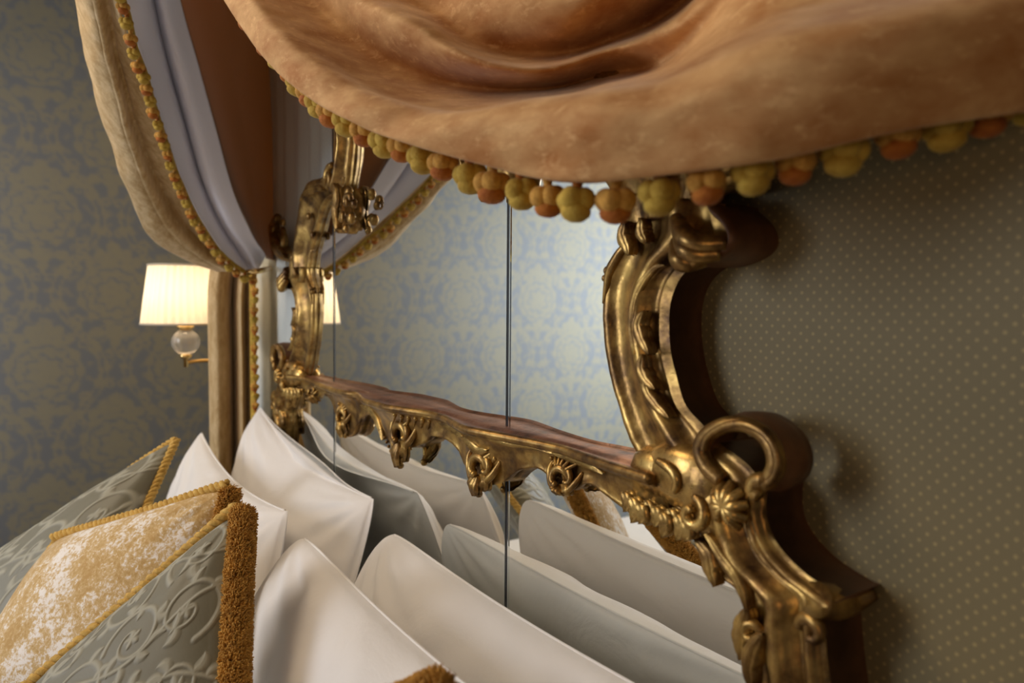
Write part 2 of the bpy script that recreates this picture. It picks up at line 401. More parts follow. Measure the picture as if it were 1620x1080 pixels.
PROF = [(0, .003), (.03, .010), (.07, .0155), (.12, .0165), (.16, .014), (.20, .010), (.28, .009), (.38, .011), (.48, .016), (.56, .024), (.62, .030), (.68, .033), (.74, .031), (.78, .024), (.84, .018), (.90, .017), (.95, .021), (1.0, .012)]
def member(name, inner, outer, prof=PROF, n=90, back=YB, yo=0.0, wob=.0015, mirrored=False, mats=None, build=True, mb=None):
    A = cru(inner, n); B = cru(outer, n)
    mb = mb or MB(); K = len(prof); vs = []
    for i in range(n):
        a, b = A[i], B[i]
        for t, h in prof:
            p = a+(b-a)*t; q = Vector(p); wv = fbm(q, 35, 2)*wob
            vs.append((p[0], -(h+yo+wv), p[2]))
    f = gridf(n, K, 0, True); m = [0]*len(f)
    o = len(vs)
    for i in range(n):
        vs.append((A[i][0], back if back < .02 else .0, A[i][2])); vs.append((B[i][0], back, B[i][2]))
    for i in range(n-1):
        f.append((i*K, (i+1)*K, o+2*(i+1), o+2*i)); m.append(0)
        f.append((i*K+K-1, o+2*i+1, o+2*i+3, (i+1)*K+K-1)); m.append(1)
    f.append(tuple([j for j in range(K)]+[o+1, o])); m.append(1)
    e = (n-1)*K; f.append(tuple([e+j for j in range(K-1, -1, -1)]+[o+2*(n-1), o+2*(n-1)+1])); m.append(1)
    if mirrored: vs = [tuple(mx_(v)) for v in vs]; f = [q[::-1] for q in f]
    n0 = len(mb.v); mb.v += [tuple(v) for v in vs]; mb.f += [tuple(i+n0 for i in q) for q in f]; mb.mi += m
    if build: return mb.build(name, mats or [M['gilt'], M['frame_side']], hb)
    return mb

def leaf(mb, pts, width, lobes=5, cup=.006, n=26, k=9, lift=0.004, side=0):
    P = cr(pts, n); T = np.gradient(P, axis=0); T /= np.linalg.norm(T, axis=1, keepdims=True)+1e-9
    up = np.array([0, -1., 0]); vs = []
    for i in range(n):
        s = i/(n-1); wd = width*(max(0, math.sin(PI*(.02+s*.96)))**.7)*(1+.22*abs(math.sin(s*PI*lobes)))
        b = np.cross(T[i], up); b /= np.linalg.norm(b)+1e-9
        for j in range(k):
            t = j/(k-1)*2-1
            h = cup*(1-t*t)+.0018*math.cos(t*PI*3)+lift
            vs.append(P[i]+b*t*wd+up*h)
    mb.add(vs, gridf(n, k))
    vs2 = [v+np.array([0, .007, 0]) for v in vs]; mb.add(vs2, gridf(n, k, 0, True))
def curl(mb, c, r0, a0, turns, rad, y, yend=None, r1=None, sgn=1, flat=1.0):
    pts = []; N = max(8, int(10*abs(turns)))
    r1 = r0*.25 if r1 is None else r1; yend = y if yend is None else yend
    for i in range(N+1):
        s = i/N; a = a0+sgn*2*PI*turns*s; r = r0+(r1-r0)*s
        pts.append((c[0]+r*math.cos(a), y+(yend-y)*s, c[2]+r*math.sin(a)))
    tube(mb, pts, rad, 10, N*4, flat)
def nub(mb, p, r, seg=8, sq=(1, 1, 1)):
    vs = []; 
    for i in range(1, 6):
        th = PI*i/6
        for k in range(seg):
            a = 2*PI*k/seg; vs.append((p[0]+r*sq[0]*math.sin(th)*math.cos(a), p[1]+r*sq[1]*math.sin(th)*math.sin(a), p[2]+r*sq[2]*math.cos(th)))
    f = [(i*seg+k, i*seg+(k+1) % seg, (i+1)*seg+(k+1) % seg, (i+1)*seg+k)[::-1] for i in range(4) for k in range(seg)]
    f += [tuple(range(seg)), tuple(4*seg+k for k in range(seg))[::-1]]; mb.add(vs, f)

# right upright: concave C member above the rail
member('upright_frame', rin, rout)
member('upright_frame', rin, rout, mirrored=True)
# lower upright, from the rail junction down behind the pillows
LPROF = [(0, .003), (.03, .012), (.08, .018), (.14, .018), (.19, .012), (.26, .011), (.34, .017), (.42, .028), (.50, .035), (.58, .036), (.66, .030), (.72, .018), (.78, .017), (.84, .027), (.90, .032), (.95, .028), (1.0, .016)]
member('lower_frame', lin, lout, LPROF)
member('lower_frame', lin, lout, LPROF, mirrored=True)

def both(fn):
    for mir in (False, True):
        name, mb, mats = fn()
        if mir: mb.v = [tuple(mx_(v)) for v in mb.v]; mb.f = [q[::-1] for q in mb.f]
        mb.build(name, mats, hb)
def ring_scroll():                # big open C scroll at the outer corner of the rail
    mb = MB(); y = -.036
    path = [(1142, 760), (1120, 738), (1110, 712), (1118, 690), (1142, 674), (1175, 670), (1205, 684), (1223, 708), (1228, 735), (1219, 757), (1203, 766), (1196, 756)]
    P = [tuple(Y(a, b, y)) for a, b in path]
    tube(mb, P, [.008, .0095, .0095, .009, .0085, .008, .008, .008, .0085, .009, .009, .005], 12, 90)
    P2 = [tuple(Y(a, b, y-.006)) for a, b in path[2:-1]]
    tube(mb, [(p[0]+.002, p[1], p[2]) for p in P2], [.004]*5, 8, 60)
    n = 70; A = cr(P, n); cen = A[14:58].mean(axis=0); vs = []       # deep side band of the scroll, back to the wall
    for i in range(6, n-4):
        d = A[i]-cen; d[1] = 0; d /= np.linalg.norm(d)+1e-9
        for yy, off in ((-.036, .0075), (-.020, .0105), (-.004, .0095), (.010, .0075), (.012, -.002), (.0, -.004), (-.036, -.006)):
            q = A[i]+d*off; vs.append((q[0], yy, q[2]))
    mb.add(vs, gridf(n-10, 7), 1)
    return 'corner_scroll', mb, [M['gilt'], M['frame_side']]
both(ring_scroll)
def wing():                       # flared wing below the corner scroll
    mb = MB(); y = -.030
    f_in = YP([(1178, 790), (1188, 835), (1205, 880), (1240, 920), (1285, 955), (1296, 975)], y)
    f_out = YP([(1199, 772), (1199, 822), (1215, 862), (1252, 905), (1302, 940), (1322, 950)], y)
    P = [(0, .012), (.3, .020), (.6, .020), (.85, .016), (1, .004)]
    member('wing', f_in, f_out, P, n=50, back=YB, build=False, mb=mb, yo=.012)
    b = cr(YP([(1300, 940), (1326, 950), (1345, 946)], -.02), 3)
    tube(mb, [tuple(Y(1290, 948, -.030)), tuple(Y(1318, 952, -.005)), tuple(Y(1345, 950, .018)), tuple(Y(1384, 938, .034))], [.016, .016, .013, .006], 12, 30)
    tube(mb, YP([(1202, 785), (1192, 775), (1196, 762), (1210, 760), (1216, 770)], -.040), [.007, .008, .008, .008, .005], 10, 40)
    return 'wing_flare', mb, [M['gilt'], M['frame_side']]
both(wing)
def ear():                        # shell lobe on the outside of the C member
    mb = MB()
    for i, (a, b, c, d) in enumerate([(1068, 345, 1150, 385), (1072, 362, 1140, 402), (1070, 380, 1118, 412)]):
        pa, pb = Y(a, b, -.036), Y(c, d, -.030); mid = (pa+pb)/2+Vector((.0, -.012, -.012))
        tube(mb, [tuple(pa), tuple(mid), tuple(pb)], [.007, .012, .007], 10, 24)
    curl(mb, Y(1098, 396, -.04), .016, PI*.9, .8, [.005, .007, .006, .003], -.040, -.046, .006)
    P = cr(YP([(1128, 320), (1158, 350), (1166, 380), (1150, 402), (1112, 418), (1085, 420)], -.024), 40); vs = []
    cen = P.mean(axis=0)
    for i in range(40):
        for yy, k in ((-.030, .72), (-.034, .90), (-.022, 1.0), (.0, 1.04), (YB, 1.0)):
            q = cen+(P[i]-cen)*k; vs.append((q[0], yy, q[2]))
    mb.add(vs, gridf(40, 5), 1)
    return 'shell_ear', mb, [M['gilt'], M['frame_side']]
both(ear)
def leaves():                     # acanthus leaves lying along the C member
    mb = MB()
    leaf(mb, YP([(1034, 560), (1018, 530), (1016, 508), (1026, 492)], -.028), .008, 3)
    leaf(mb, YP([(1044, 615), (1027, 600), (1020, 580), (1024, 560)], -.028), .008, 3)
    leaf(mb, YP([(1066, 660), (1044, 640), (1030, 618), (1028, 600)], -.028), .007, 3)
    leaf(mb, YP([(1010, 560), (1004, 510), (1014, 460), (1040, 425), (1058, 420)], -.026), .005, 4, .004)
    tube(mb, YP([(955, 480), (961, 450), (966, 428), (984, 396), (1000, 380)], -.015), [.002, .005, .007, .006, .002], 8, 30)
    nub(mb, Y(962, 428, -.014), .006); nub(mb, Y(958, 440, -.013), .005)
    leaf(mb, YP([(996, 350), (990, 372), (998, 392), (1002, 404)], -.020), .009, 3)
    leaf(mb, YP([(1022, 345), (1020, 368), (1030, 384)], -.028), .008, 3)
    return 'acanthus_leaves', mb, M['gilt']
both(leaves)
def junction():                   # carved boss where rail, upright and lower frame meet
    mb = MB()
    c = Y(1085, 750, -.020)
    nub(mb, c, .046, 20, (1.2, .48, .85)); nub(mb, Y(1050, 745, -.014), .040, 18, (1.2, .62, .75)); nub(mb, Y(1110, 765, -.018), .044, 18, (1, .52, .9)); nub(mb, Y(1130, 800, -.018), .034, 16, (1, .6, 1.1))
    for i in range(9):            # fluted shell fan
        a = -1.0+i*.62; p0 = Y(1143, 802, -.046); p1 = p0+Vector((math.cos(a)*.021, .012, math.sin(a)*.023))
        tube(mb, [tuple(p0), tuple((p0+p1)/2+Vector((0, -.004, 0))), tuple(p1)], [.003, .0060, .0048], 8, 14)
    curl(mb, Y(1100, 812, -.036), .017, PI*.5, 1.1, [.006, .007, .006, .004], -.036, -.044, .004, -1)
    tube(mb, YP([(1040, 728), (1062, 742), (1072, 760), (1066, 778)], -.042), [.004, .006, .006, .004], 8, 24)
    for i in range(9):            # ragged foliage under the boss
        px = 992+i*12; py = 792+i*4.5+((i*7) % 3)*5
        leaf(mb, YP([(px, py-16), (px+5, py+2), (px+3, py+16+(i % 2)*8)], -.026-(i % 3)*.004), .0075, 2, .004, 12, 7)
    for q in ((1000, 796), (1024, 812), (1048, 818), (1082, 832), (1098, 842)): nub(mb, Y(*q, -.028), .0055)
    return 'corner_boss', mb, M['gilt_bright']
both(junction)
def lower_orn():
    mb = MB()
    leaf(mb, YP([(1108, 850), (1124, 876), (1130, 902), (1140, 925)], -.020), .010, 4)
    leaf(mb, YP([(1126, 842), (1148, 880), (1172, 915), (1190, 960)], -.030), .007, 3)
    leaf(mb, YP([(1190, 960), (1180, 985), (1176, 1010), (1180, 1040)], -.022), .010, 4)
    leaf(mb, YP([(1215, 1000), (1198, 1020), (1190, 1050), (1196, 1090)], -.030), .009, 3)
    curl(mb, Y(1180, 1005, -.034), .012, 0, .9, [.004, .006, .003], -.024, -.030, .003, 1)
    for q in ((1112, 868), (1120, 888), (1136, 915), (1176, 1000), (1184, 1024)): nub(mb, Y(*q, -.018), .0045)
    return 'lower_carving', mb, M['gilt']
both(lower_orn)
def end_curl():
    mb = MB(); curl(mb, Y(1285, 1000, -.028), .014, PI, .8, [.006, .007, .004], -.026, -.032, .004, -1)
    return 'small_scroll', mb, M['gilt']
both(end_curl)

# upper shoulders and crest (traced on the left, mirrored on the right, where the swag hides them)
def shoulder():
    mb = MB()
    a = YP([(484, 424), (487, 400), (494, 372), (502, 342), (512, 318), (532, 300), (540, 280)], -.022)
    b = YP([(464, 424), (461, 405), (464, 380), (468, 345), (476, 305), (500, 285), (520, 272)], -.022)
    member('s', a, b, n=50, build=False, mb=mb)
    a = YP([(538, 322), (548, 290), (554, 240), (554, 200), (546, 150), (540, 90), (544, 20)], -.014)
    b = YP([(526, 296), (531, 265), (536, 230), (534, 195), (525, 150), (519, 90), (523, 20)], -.020)
    member('s', a, b, n=50, build=False, mb=mb)
    return mb
def shoulder_out():
    mb = shoulder(); mb.v = [tuple(mx_(v)) for v in mb.v]; mb.f = [q[::-1] for q in mb.f]   # to the right side first; both() copies it back
    return 'shoulder_frame', mb, [M['gilt'], M['frame_side']]
both(shoulder_out)
def shoulder_orn():
    mb = MB()
    # hanging carved drop at the foot of the crest
    nub(mb, Y(544, 328, -.012), .050, 18, (.62, .55, 1.0)); nub(mb, Y(541, 350, -.012), .034, 16, (.7, .6, .9))
    for i, (px, py) in enumerate([(536, 300), (552, 304), (560, 322), (556, 345), (547, 362), (534, 354), (531, 330)]):
        nub(mb, Y(px, py, -.026), .011+.003*(i % 2), 8, (1, .7, 1))
    curl(mb, Y(550, 318, -.036), .015, 0, 1.1, [.006, .007, .004], -.034, -.040, .004)
    curl(mb, Y(540, 345, -.036), .013, PI, 1.0, [.005, .006, .003], -.032, -.038, .003, -1)
    leaf(mb, YP([(532, 290), (535, 310), (532, 335), (538, 362)], -.032), .012, 4)
    # scrolls on the outer step
    curl(mb, Y(524, 282, -.022), .030, PI*.4, 1.0, [.008, .010, .007], -.022, -.030, .008)
    tube(mb, YP([(484, 306), (492, 297), (506, 293), (522, 290)], -.020), [.008, .016, .016, .010], 10, 30)
    leaf(mb, YP([(480, 318), (487, 304), (503, 296), (515, 300)], -.026), .012, 3)
    nub(mb, Y(482, 316, -.024), .012, 10, (1, .6, 1)); nub(mb, Y(494, 372, -.020), .010, 8, (1, .6, 1)); nub(mb, Y(488, 342, -.022), .010, 8, (1, .6, 1))
    mb.v = [tuple(mx_(v)) for v in mb.v]; mb.f = [q[::-1] for q in mb.f]
    return 'shoulder_carving', mb, M['gilt']
both(shoulder_orn)
def side_ear():                   # leafy ear standing out beside the upright
    mb = MB()
    tube(mb, YP([(470, 408), (458, 404), (446, 396), (438, 378), (434, 358), (440, 342)], -.008), [.016, .018, .022, .024, .018, .010], 10, 40)
    for px, py in ((436, 346), (432, 362), (434, 380), (440, 394), (448, 352)): nub(mb, Y(px, py, -.022), .011, 8, (1, .7, 1))
    leaf(mb, YP([(454, 408), (442, 395), (434, 378)], -.028), .010, 3)
    tube(mb, YP([(448, 400), (450, 380), (448, 360)], -.016), [.012, .012, .006], 8, 16)
    mb.v = [tuple(mx_(v)) for v in mb.v]; mb.f = [q[::-1] for q in mb.f]
    return 'ear_carving', mb, M['gilt']
both(side_ear)
def crest():
    mb = MB()
    zt = Y(560, 20, -.022).z; x0 = Y(545, 20, -.022).x; x1 = -2*CU-x0
    a = [(x0+.03, -.02, zt), (-CU-.18, -.02, zt+.16), (-CU, -.02, zt+.20), (-CU+.18, -.02, zt+.16), (x1-.03, -.02, zt)]
    b = [(x0-.03, -.02, zt+.02), (-CU-.20, -.02, zt+.23), (-CU, -.02, zt+.29), (-CU+.20, -.02, zt+.23), (x1+.03, -.02, zt+.02)]
    member('crest_frame', a, b, n=80, build=False, mb=mb)
    return mb.build('crest_frame', [M['gilt'], M['frame_side']], hb)
crest()

# rail: serpentine shelf, carved apron
topf = [(455, 592), (475, 594), (487, 597), (520, 610), (547, 617), (567, 620), (580, 631), (607, 638), (640, 643), (680, 649), (707, 657), (733, 671), (770, 679), (820, 688), (887, 702), (920, 713), (965, 728), (1030, 748)]
top3 = [Z(a, b, ZR) for a, b in topf]
T3 = cr([tuple(p) for p in top3], 220)
T3[:, 1] = np.clip(T3[:, 1], -.062, -.022)
for _ in range(2): T3[1:-1, 1] = (T3[:-2, 1]+2*T3[1:-1, 1]+T3[2:, 1])/4
botpx = [(455, 618), (470, 624), (484, 620), (498, 630), (506, 622), (520, 632), (528, 656), (536, 672), (546, 690), (556, 688), (566, 662), (586, 657), (598, 668), (606, 690), (618, 706), (632, 712), (650, 708), (668, 700), (678, 690), (700, 695), (718, 708), (728, 730), (740, 748), (752, 766), (770, 768), (790, 764), (803, 752), (820, 743), (846, 741), (864, 754), (876, 762), (884, 776), (902, 776), (914, 768), (930, 766), (950, 780), (980, 805), (1000, 816), (1030, 822), (1060, 830)]
Bp = cr(YP(botpx, -.024), 400)
bx = Bp[:, 0]; o_ = np.argsort(bx); bzi = np.interp(T3[:, 0], bx[o_], Bp[o_, 2])
def rail():
    mb = MB(); n = len(T3); vs = []; prof = []
    K = [(0, 0, 1.0), (0, .35, 0), (0, .96, 0)]
    for i in range(n):
        x, y, z = T3[i]; zb = min(bzi[i], z-.025); h = z-zb; wv = fbm((x*8, 0, 0), 3, 2)*.002
        row = [(x, 0.0, z-.002), (x, y*.45, z-.0015), (x, y*.55, z-.004), (x, y*.90, z-.003), (x, y-.001, z), (x, y-.006, z-.003), (x, y-.007, z-.008), (x, y-.003, z-.013)]
        for t in (.0, .12, .25, .4, .55, .7, .82, .92, 1.0):
            zz = z-.013-(h-.013)*t
            yy = (y+.004)*(1-t**.6)+(-.020)*t**.6-.007*math.sin(PI*min(1, t*1.15))*(t > .3)*(t-.3)+.006*math.sin(t*PI)
            yy += -.0016*math.sin(x*95+t*3)*math.sin(t*PI)+fbm((x, t*.06, z), 60, 3)*.0022
            row.append((x, min(yy, -.010), zz))
        row.append((x, -.006, zb+.002)); row.append((x, 0.0, zb+.006))
        vs += row
    k = len(vs)//n; f = gridf(n, k, 0, True); mb.v = [tuple(v) for v in vs]; mb.f = f
    mb.mi = [1 if (q % (k-1)) < 4 else 0 for q in range(len(f))]
    mb.f += [tuple(range(k)), tuple((n-1)*k+j for j in range(k))[::-1]]; mb.mi += [0, 0]
    return mb.build('rail', [M['gilt'], M['gilt_red']], hb)
rail()
def ydepth(x): return float(np.interp(x, T3[:, 0][np.argsort(T3[:, 0])], T3[:, 1][np.argsort(T3[:, 0])]))
def surf(x, z):
    y = ydepth(x); zt_ = float(np.interp(x, T3[::-1, 0], T3[::-1, 2]) if T3[0, 0] > T3[-1, 0] else np.interp(x, T3[:, 0], T3[:, 2])); zb_ = float(np.interp(x, bx[o_], Bp[o_, 2]))
    t = min(1, max(0, (zt_-.013-z)/max(.01, zt_-.013-zb_))); return (y+.004)*(1-t**.6)-.020*t**.6+.006*math.sin(t*PI)
def RP(l, off=.003):
    out = []
    for a, b in l:
        y = -.035
        for _ in range(5): p = Y(a, b, y); y = surf(p.x, p.z)-off
        out.append((p.x, y, p.z))
    return out
def pendant(px, py, size, tip, lean=0):
    """carved scroll-and-leaf drop hanging from the apron; px, py is its middle, tip its lowest pixel"""
    mb = MB(); c = Vector(RP([(px, py)], .004)[0]); o0 = c.y+.036; s = size
    tp = Y(*tip, -.024)
    nub(mb, (c.x, -.020, c.z), s*.50, 14, (1, .6, .75))
    curl(mb, (c.x-s*.10, 0, c.z+s*.02), s*.42, -PI*.1, .95, [s*.10, s*.15, s*.13, s*.08], -.036, -.052, s*.12, 1)
    curl(mb, (c.x+s*.30, 0, c.z+s*.10), s*.30, PI*1.1, .9, [s*.08, s*.11, s*.06], -.036, -.046, s*.08, -1)
    tube(mb, [(c.x-s*.55, -.034, c.z+s*.55), (c.x-s*.62, -.040, c.z+s*.2), (c.x-s*.42, -.042, c.z-s*.25), (tp.x, -.038, tp.z+s*.15)], [s*.08, s*.12, s*.13, s*.09], 10, 36)
    tube(mb, [(c.x+s*.75, -.030, c.z+s*.35), (c.x+s*.62, -.038, c.z+s*.02), (c.x+s*.30, -.042, c.z-s*.28), (tp.x, -.038, tp.z+s*.12)], [s*.07, s*.11, s*.11, s*.07], 10, 36)
    leaf(mb, [(c.x, -.040, c.z-s*.15), ((c.x+tp.x)/2, -.046, (c.z+tp.z)/2-s*.05), (tp.x, -.036, tp.z)], s*.24, 3, .005, 18, 9)
    leaf(mb, [(c.x+s*.1, -.036, c.z-s*.1), (c.x+s*.34, -.040, c.z-s*.3), (tp.x+s*.22, -.030, tp.z+s*.18)], s*.13, 3, .004, 14, 7)
    for i in range(5):
        a = PI*.25+i*.38; p1 = (c.x+math.cos(a)*s*.85, -.034, c.z+s*.18+math.sin(a)*s*.62)
        tube(mb, [(c.x+math.cos(a)*s*.35, -.042, c.z+s*.15+math.sin(a)*s*.3), p1], [s*.08, s*.05], 8, 10)
    for i in range(6):
        nub(mb, (c.x-s*.55+i*s*.06-s*.1, -.036-.003*(i % 2), c.z+s*.75-i*s*.17), s*.075)
    nub(mb, (tp.x, -.034, tp.z+s*.05), s*.12)
    mb.v = [(v[0], v[1]+min(.014, o0), v[2]) for v in mb.v]
    return mb.build('pendant_carving', M['gilt'], hb)
pendant(498, 620, .030, (499, 638)); pendant(545, 660, .046, (546, 691)); pendant(638, 690, .062, (634, 738)); pendant(764, 742, .056, (757, 783)); pendant(895, 758, .042, (888, 782))
def railcarve():
    mb = MB()
    def L(pts, wdt, lobes=3, yy=0): leaf(mb, RP(pts, -.001), wdt, lobes, .004, 20, 7)
    L([(575, 640), (590, 650), (602, 672), (610, 695)], .007, 4)
    L([(592, 640), (620, 648), (655, 652), (690, 660)], .005, 5)
    L([(735, 690), (748, 702), (760, 712), (775, 712)], .007, 3)
    L([(740, 688), (770, 688), (805, 700), (845, 706), (880, 716)], .0045, 6)
    L([(700, 668), (722, 680), (738, 694)], .006, 3)
    L([(880, 716), (905, 724), (935, 735), (960, 748)], .0045, 4)
    L([(500, 612), (520, 618), (545, 622)], .006, 3, -.042)
    for i in range(8): nub(mb, RP([(596+i*3.2, 664+i*7)], .001)[0], .0038)
    for i in range(6): tube(mb, RP([(625+i*11, 655+i*2), (622+i*11, 668+i*2)], .001), [.004, .002], 7, 8)
    for i in range(4): tube(mb, RP([(880+i*8, 738+i*2), (876+i*8, 752+i*2)], .001), [.0035, .002], 7, 8)
    for i in range(5): tube(mb, RP([(752+i*8, 716+i*2), (746+i*7, 732+i*2)], .001), [.004, .002], 7, 8)
    return mb.build('rail_carving', M['gilt_bright'], hb)
railcarve()

# ------------------------------------------------------------------ bobble fringe
def bobble_mesh(name, mats):
    mb = MB(); R = .0125
    def ball(c, r, sq=(1, 1, 1), mi=0, seg=12, rn=8):
        vs = [(c[0], c[1], c[2]+r*sq[2])]
        for i in range(1, rn):
            th = PI*i/rn
            for k in range(seg):
                a = 2*PI*k/seg; q = r*(1+.06*mnoise.noise(Vector((c[0]*300+math.cos(a)*2, c[1]*300+math.sin(a)*2, th*2))))
                vs.append((c[0]+q*sq[0]*math.sin(th)*math.cos(a), c[1]+q*sq[1]*math.sin(th)*math.sin(a), c[2]+q*sq[2]*math.cos(th)))
        vs.append((c[0], c[1], c[2]-r*sq[2])); n = len(vs)-1
        f = [(0, 1+k, 1+(k+1) % seg) for k in range(seg)]
        f += [(1+i*seg+k, 1+(i+1)*seg+k, 1+(i+1)*seg+(k+1) % seg, 1+i*seg+(k+1) % seg) for i in range(rn-2) for k in range(seg)]
        f += [(1+(rn-2)*seg+k, n, 1+(rn-2)*seg+(k+1) % seg) for k in range(seg)]
        mb.add(vs, f, mi)
    # braided neck, three soft lobes, one lower lobe
    lathe(mb, 0, 0, [(.0055, .002), (.0062, -.002), (.004, -.007), (.0032, -.010), (.0045, -.013)], 10)
    mb.mi = [1]*len(mb.f)
    for k in range(4):
        a = k*PI/2+.4; ball((math.cos(a)*.0062, math.sin(a)*.0062, -.0185), .0078, (1, 1, 1), 0)
    ball((0, 0, -.0265), .0098, (1.05, 1.05, .72), 2)
    me = bpy.data.meshes.new(name); me.from_pydata(mb.v, [], mb.f); me.update()
    for m in mats: me.materials.append(m)
    me.polygons.foreach_set('material_index', mb.mi); me.polygons.foreach_set('use_smooth', [True]*len(me.polygons))
    return me
BOB = [bobble_mesh('bobble', [M['yarn_gold'], M['yarn_rust'], M['yarn_gold']]), bobble_mesh('bobble', [M['yarn_fringe'], M['yarn_fringe'], M['yarn_rust']])]
def bobbles(line, step, parent, scale=1.0, start=0):
    P = np.array([list(p) for p in line], float); d = np.r_[0, np.cumsum(np.linalg.norm(np.diff(P, axis=0), axis=1))]
    s = start; i = 0; off = parent_loc(parent)
    while s < d[-1]:
        p = [np.interp(s, d, P[:, k])-off[k] for k in range(3)]
        o = bpy.data.objects.new('bobble', BOB[i % 2]); COL.objects.link(o); o.parent = parent; o.location = p
        o.rotation_euler = (random.uniform(-.12, .12), random.uniform(-.12, .12), random.uniform(0, 6))
        k = scale*random.uniform(.94, 1.06); o.scale = (k, k, k); s += step*random.uniform(.97, 1.03); i += 1

# ------------------------------------------------------------------ near swag of the canopy
hem = [(330, -100, 1.14), (372, -18, 1.06), (448, 86, .97), (532, 160, .87), (646, 214, .78), (800, 268, .69), (900, 286, .635), (1000, 278, .60), (1200, 236, .565), (1440, 172, .55), (1660, 120, .55)]
rows = [hem,
 [(300, -90, 1.08), (350, -6, 1.00), (425, 100, .91), (520, 174, .81), (640, 224, .73), (805, 262, .655), (910, 276, .605), (1012, 272, .575), (1205, 250, .53), (1440, 200, .51), (1660, 170, .51)],
 [(318, -125, 1.05), (370, -40, .96), (442, 54, .87), (562, 140, .79), (700, 178, .71), (850, 160, .625), (950, 150, .58), (1050, 140, .55), (1225, 80, .50), (1440, 30, .475), (1660, -10, .47)],
 [(336, -150, 1.10), (390, -65, 1.02), (468, 32, .93), (580, 130, .86), (715, 172, .80), (862, 158, .74), (958, 138, .71), (1056, 112, .655), (1230, 20, .60), (1440, -40, .58), (1660, -90, .56)],
 [(350, -170, 1.15), (402, -90, 1.07), (490, 0, .99), (600, 90, .93), (730, 136, .90), (862, 140, .88), (960, 120, .86), (1062, 92, .765), (1230, -60, .62), (1440, -110, .57), (1660, -150, .56)],
 [(366, -190, 1.14), (420, -120, 1.05), (520, -40, .94), (640, 34, .84), (742, 92, .79), (850, 112, .78), (960, 80, .78), (1065, 36, .735), (1230, -100, .64), (1440, -150, .60), (1660, -190, .58)],
 [(390, -220, 1.18), (450, -150, 1.10), (556, -70, 1.02), (672, 6, .93), (760, 70, .88), (860, 84, .87), (965, 60, .86), (1070, 10, .85), (1230, -130, .69), (1440, -190, .65), (1660, -230, .62)],
 [(410, -260, 1.16), (490, -190, 1.06), (600, -120, .96), (730, -60, .86), (820, -10, .80), (900, 10, .77), (990, -30, .75), (1090, -90, .72), (1240, -190, .68), (1440, -250, .64), (1660, -280, .62)],
 [(430, -340, 1.16), (520, -290, 1.08), (640, -240, .98), (780, -180, .88), (860, -140, .84), (930, -130, .80), (1010, -160, .78), (1110, -220, .75), (1250, -300, .70), (1440, -350, .66), (1660, -380, .64)]]
sw0 = D(900, 100, .62)
swag = empty('canopy_swag', sw0, label='deep peach-gold velvet swag with a bobble fringe hanging overhead across the top right', cat='drapery')
CX, CR_, CZ = -1.26, .40, 2.50
def crown_pt(deg, r=CR_, z=CZ): a = math.radians(deg); return (CX+r*math.cos(a), YB-.02-(r)*math.sin(a), z)
top_row = [crown_pt(112-i*10.8, CR_*(1-.02*(i % 2))) for i in range(11)]
A = loft([[tuple(D(*p)) for p in r] for r in rows]+[top_row], 120, 170)
for i in range(A.shape[0]):
    for j in range(A.shape[1]):
        q = Vector(A[i, j]); A[i, j] -= np.array(FWD)*(fbm((q.x*1.5, q.y*1.5, q.z*4), 6, 3)*.006*min(1, i/10))
mb = MB(); sheet(mb, A, -.004); mb.build('velvet_drape', M['velvet_swag'], swag)
hemline = A[0]
bobbles(hemline+np.array([0, .004, .008]), .0368, swag, 1.30, .10)
mb = MB(); tube(mb, [tuple(p) for p in (hemline[::4]+np.array([0, .004, .002]))], .0035, 8, 150); mb.build('braid', M['yarn_rust'], swag)

# ------------------------------------------------------------------ far curtain
cur = empty('bed_curtain', (-2.16, -.06, BZ), label='gold velvet bed curtain with pale lining and bobble trim, tied back left of the mirror', cat='curtain')
# rows run from above the picture down to the tie-back; depth along the lens axis last
velv = [
 [(98, -120, 1.30), (128, -120, 1.24), (150, -120, 1.27), (172, -120, 1.24)],
 [(122, 0, 1.42), (146, 0, 1.36), (168, 0, 1.39), (188, 0, 1.36)],
 [(142, 100, 1.54), (170, 100, 1.48), (188, 100, 1.52), (212, 84, 1.48)],
 [(168, 200, 1.66), (198, 200, 1.61), (214, 200, 1.66), (244, 180, 1.61)],
 [(204, 300, 1.80), (230, 290, 1.75), (248, 282, 1.80), (272, 262, 1.75)],
 [(238, 372, 1.92), (266, 356, 1.88), (286, 345, 1.92), (306, 340, 1.88)],
 [(296, 410, 2.02), (318, 404, 1.99), (335, 398, 2.02), (344, 398, 1.98)],
 [(345, 428, 2.10), (362, 428, 2.07), (375, 430, 2.08), (390, 432, 2.04)]]
A = loft([[crown_pt(d) for d in (122, 118, 115, 112)]]+[[tuple(D(*p)) for p in r] for r in velv], 130, 50)
nu, nv = A.shape[:2]
for i in range(nu):
    for j in range(nv):
        q = Vector(A[i, j]); A[i, j] -= np.array(FWD)*(.012*(-.6+abs(math.sin(j/nv*PI*2.5+.4+i*.006))**.6)+fbm(q, 9, 3)*.010)
mb = MB(); sheet(mb, A, -.004); mb.build('velvet_face', M['velvet_curtain'], cur)
trim = np.array([D(*p) for p in [(172, -120, 1.23), (192, -10, 1.35), (204, 30, 1.39), (213, 73, 1.43), (229, 115, 1.49), (240, 156, 1.545), (252, 194, 1.59), (264, 230, 1.65), (276, 266, 1.70), (290, 299, 1.76), (305, 332, 1.81), (324, 364, 1.88), (346, 396, 1.94), (372, 420, 1.99), (394, 432, 2.03), (408, 428, 2.06)]])
TL = cr(trim, 200)
bobbles(TL, .0300, cur, .95)
mb = MB(); tube(mb, [tuple(p) for p in TL[::6]], .006, 8, 160); mb.build('braid', M['yarn_gold'], cur)
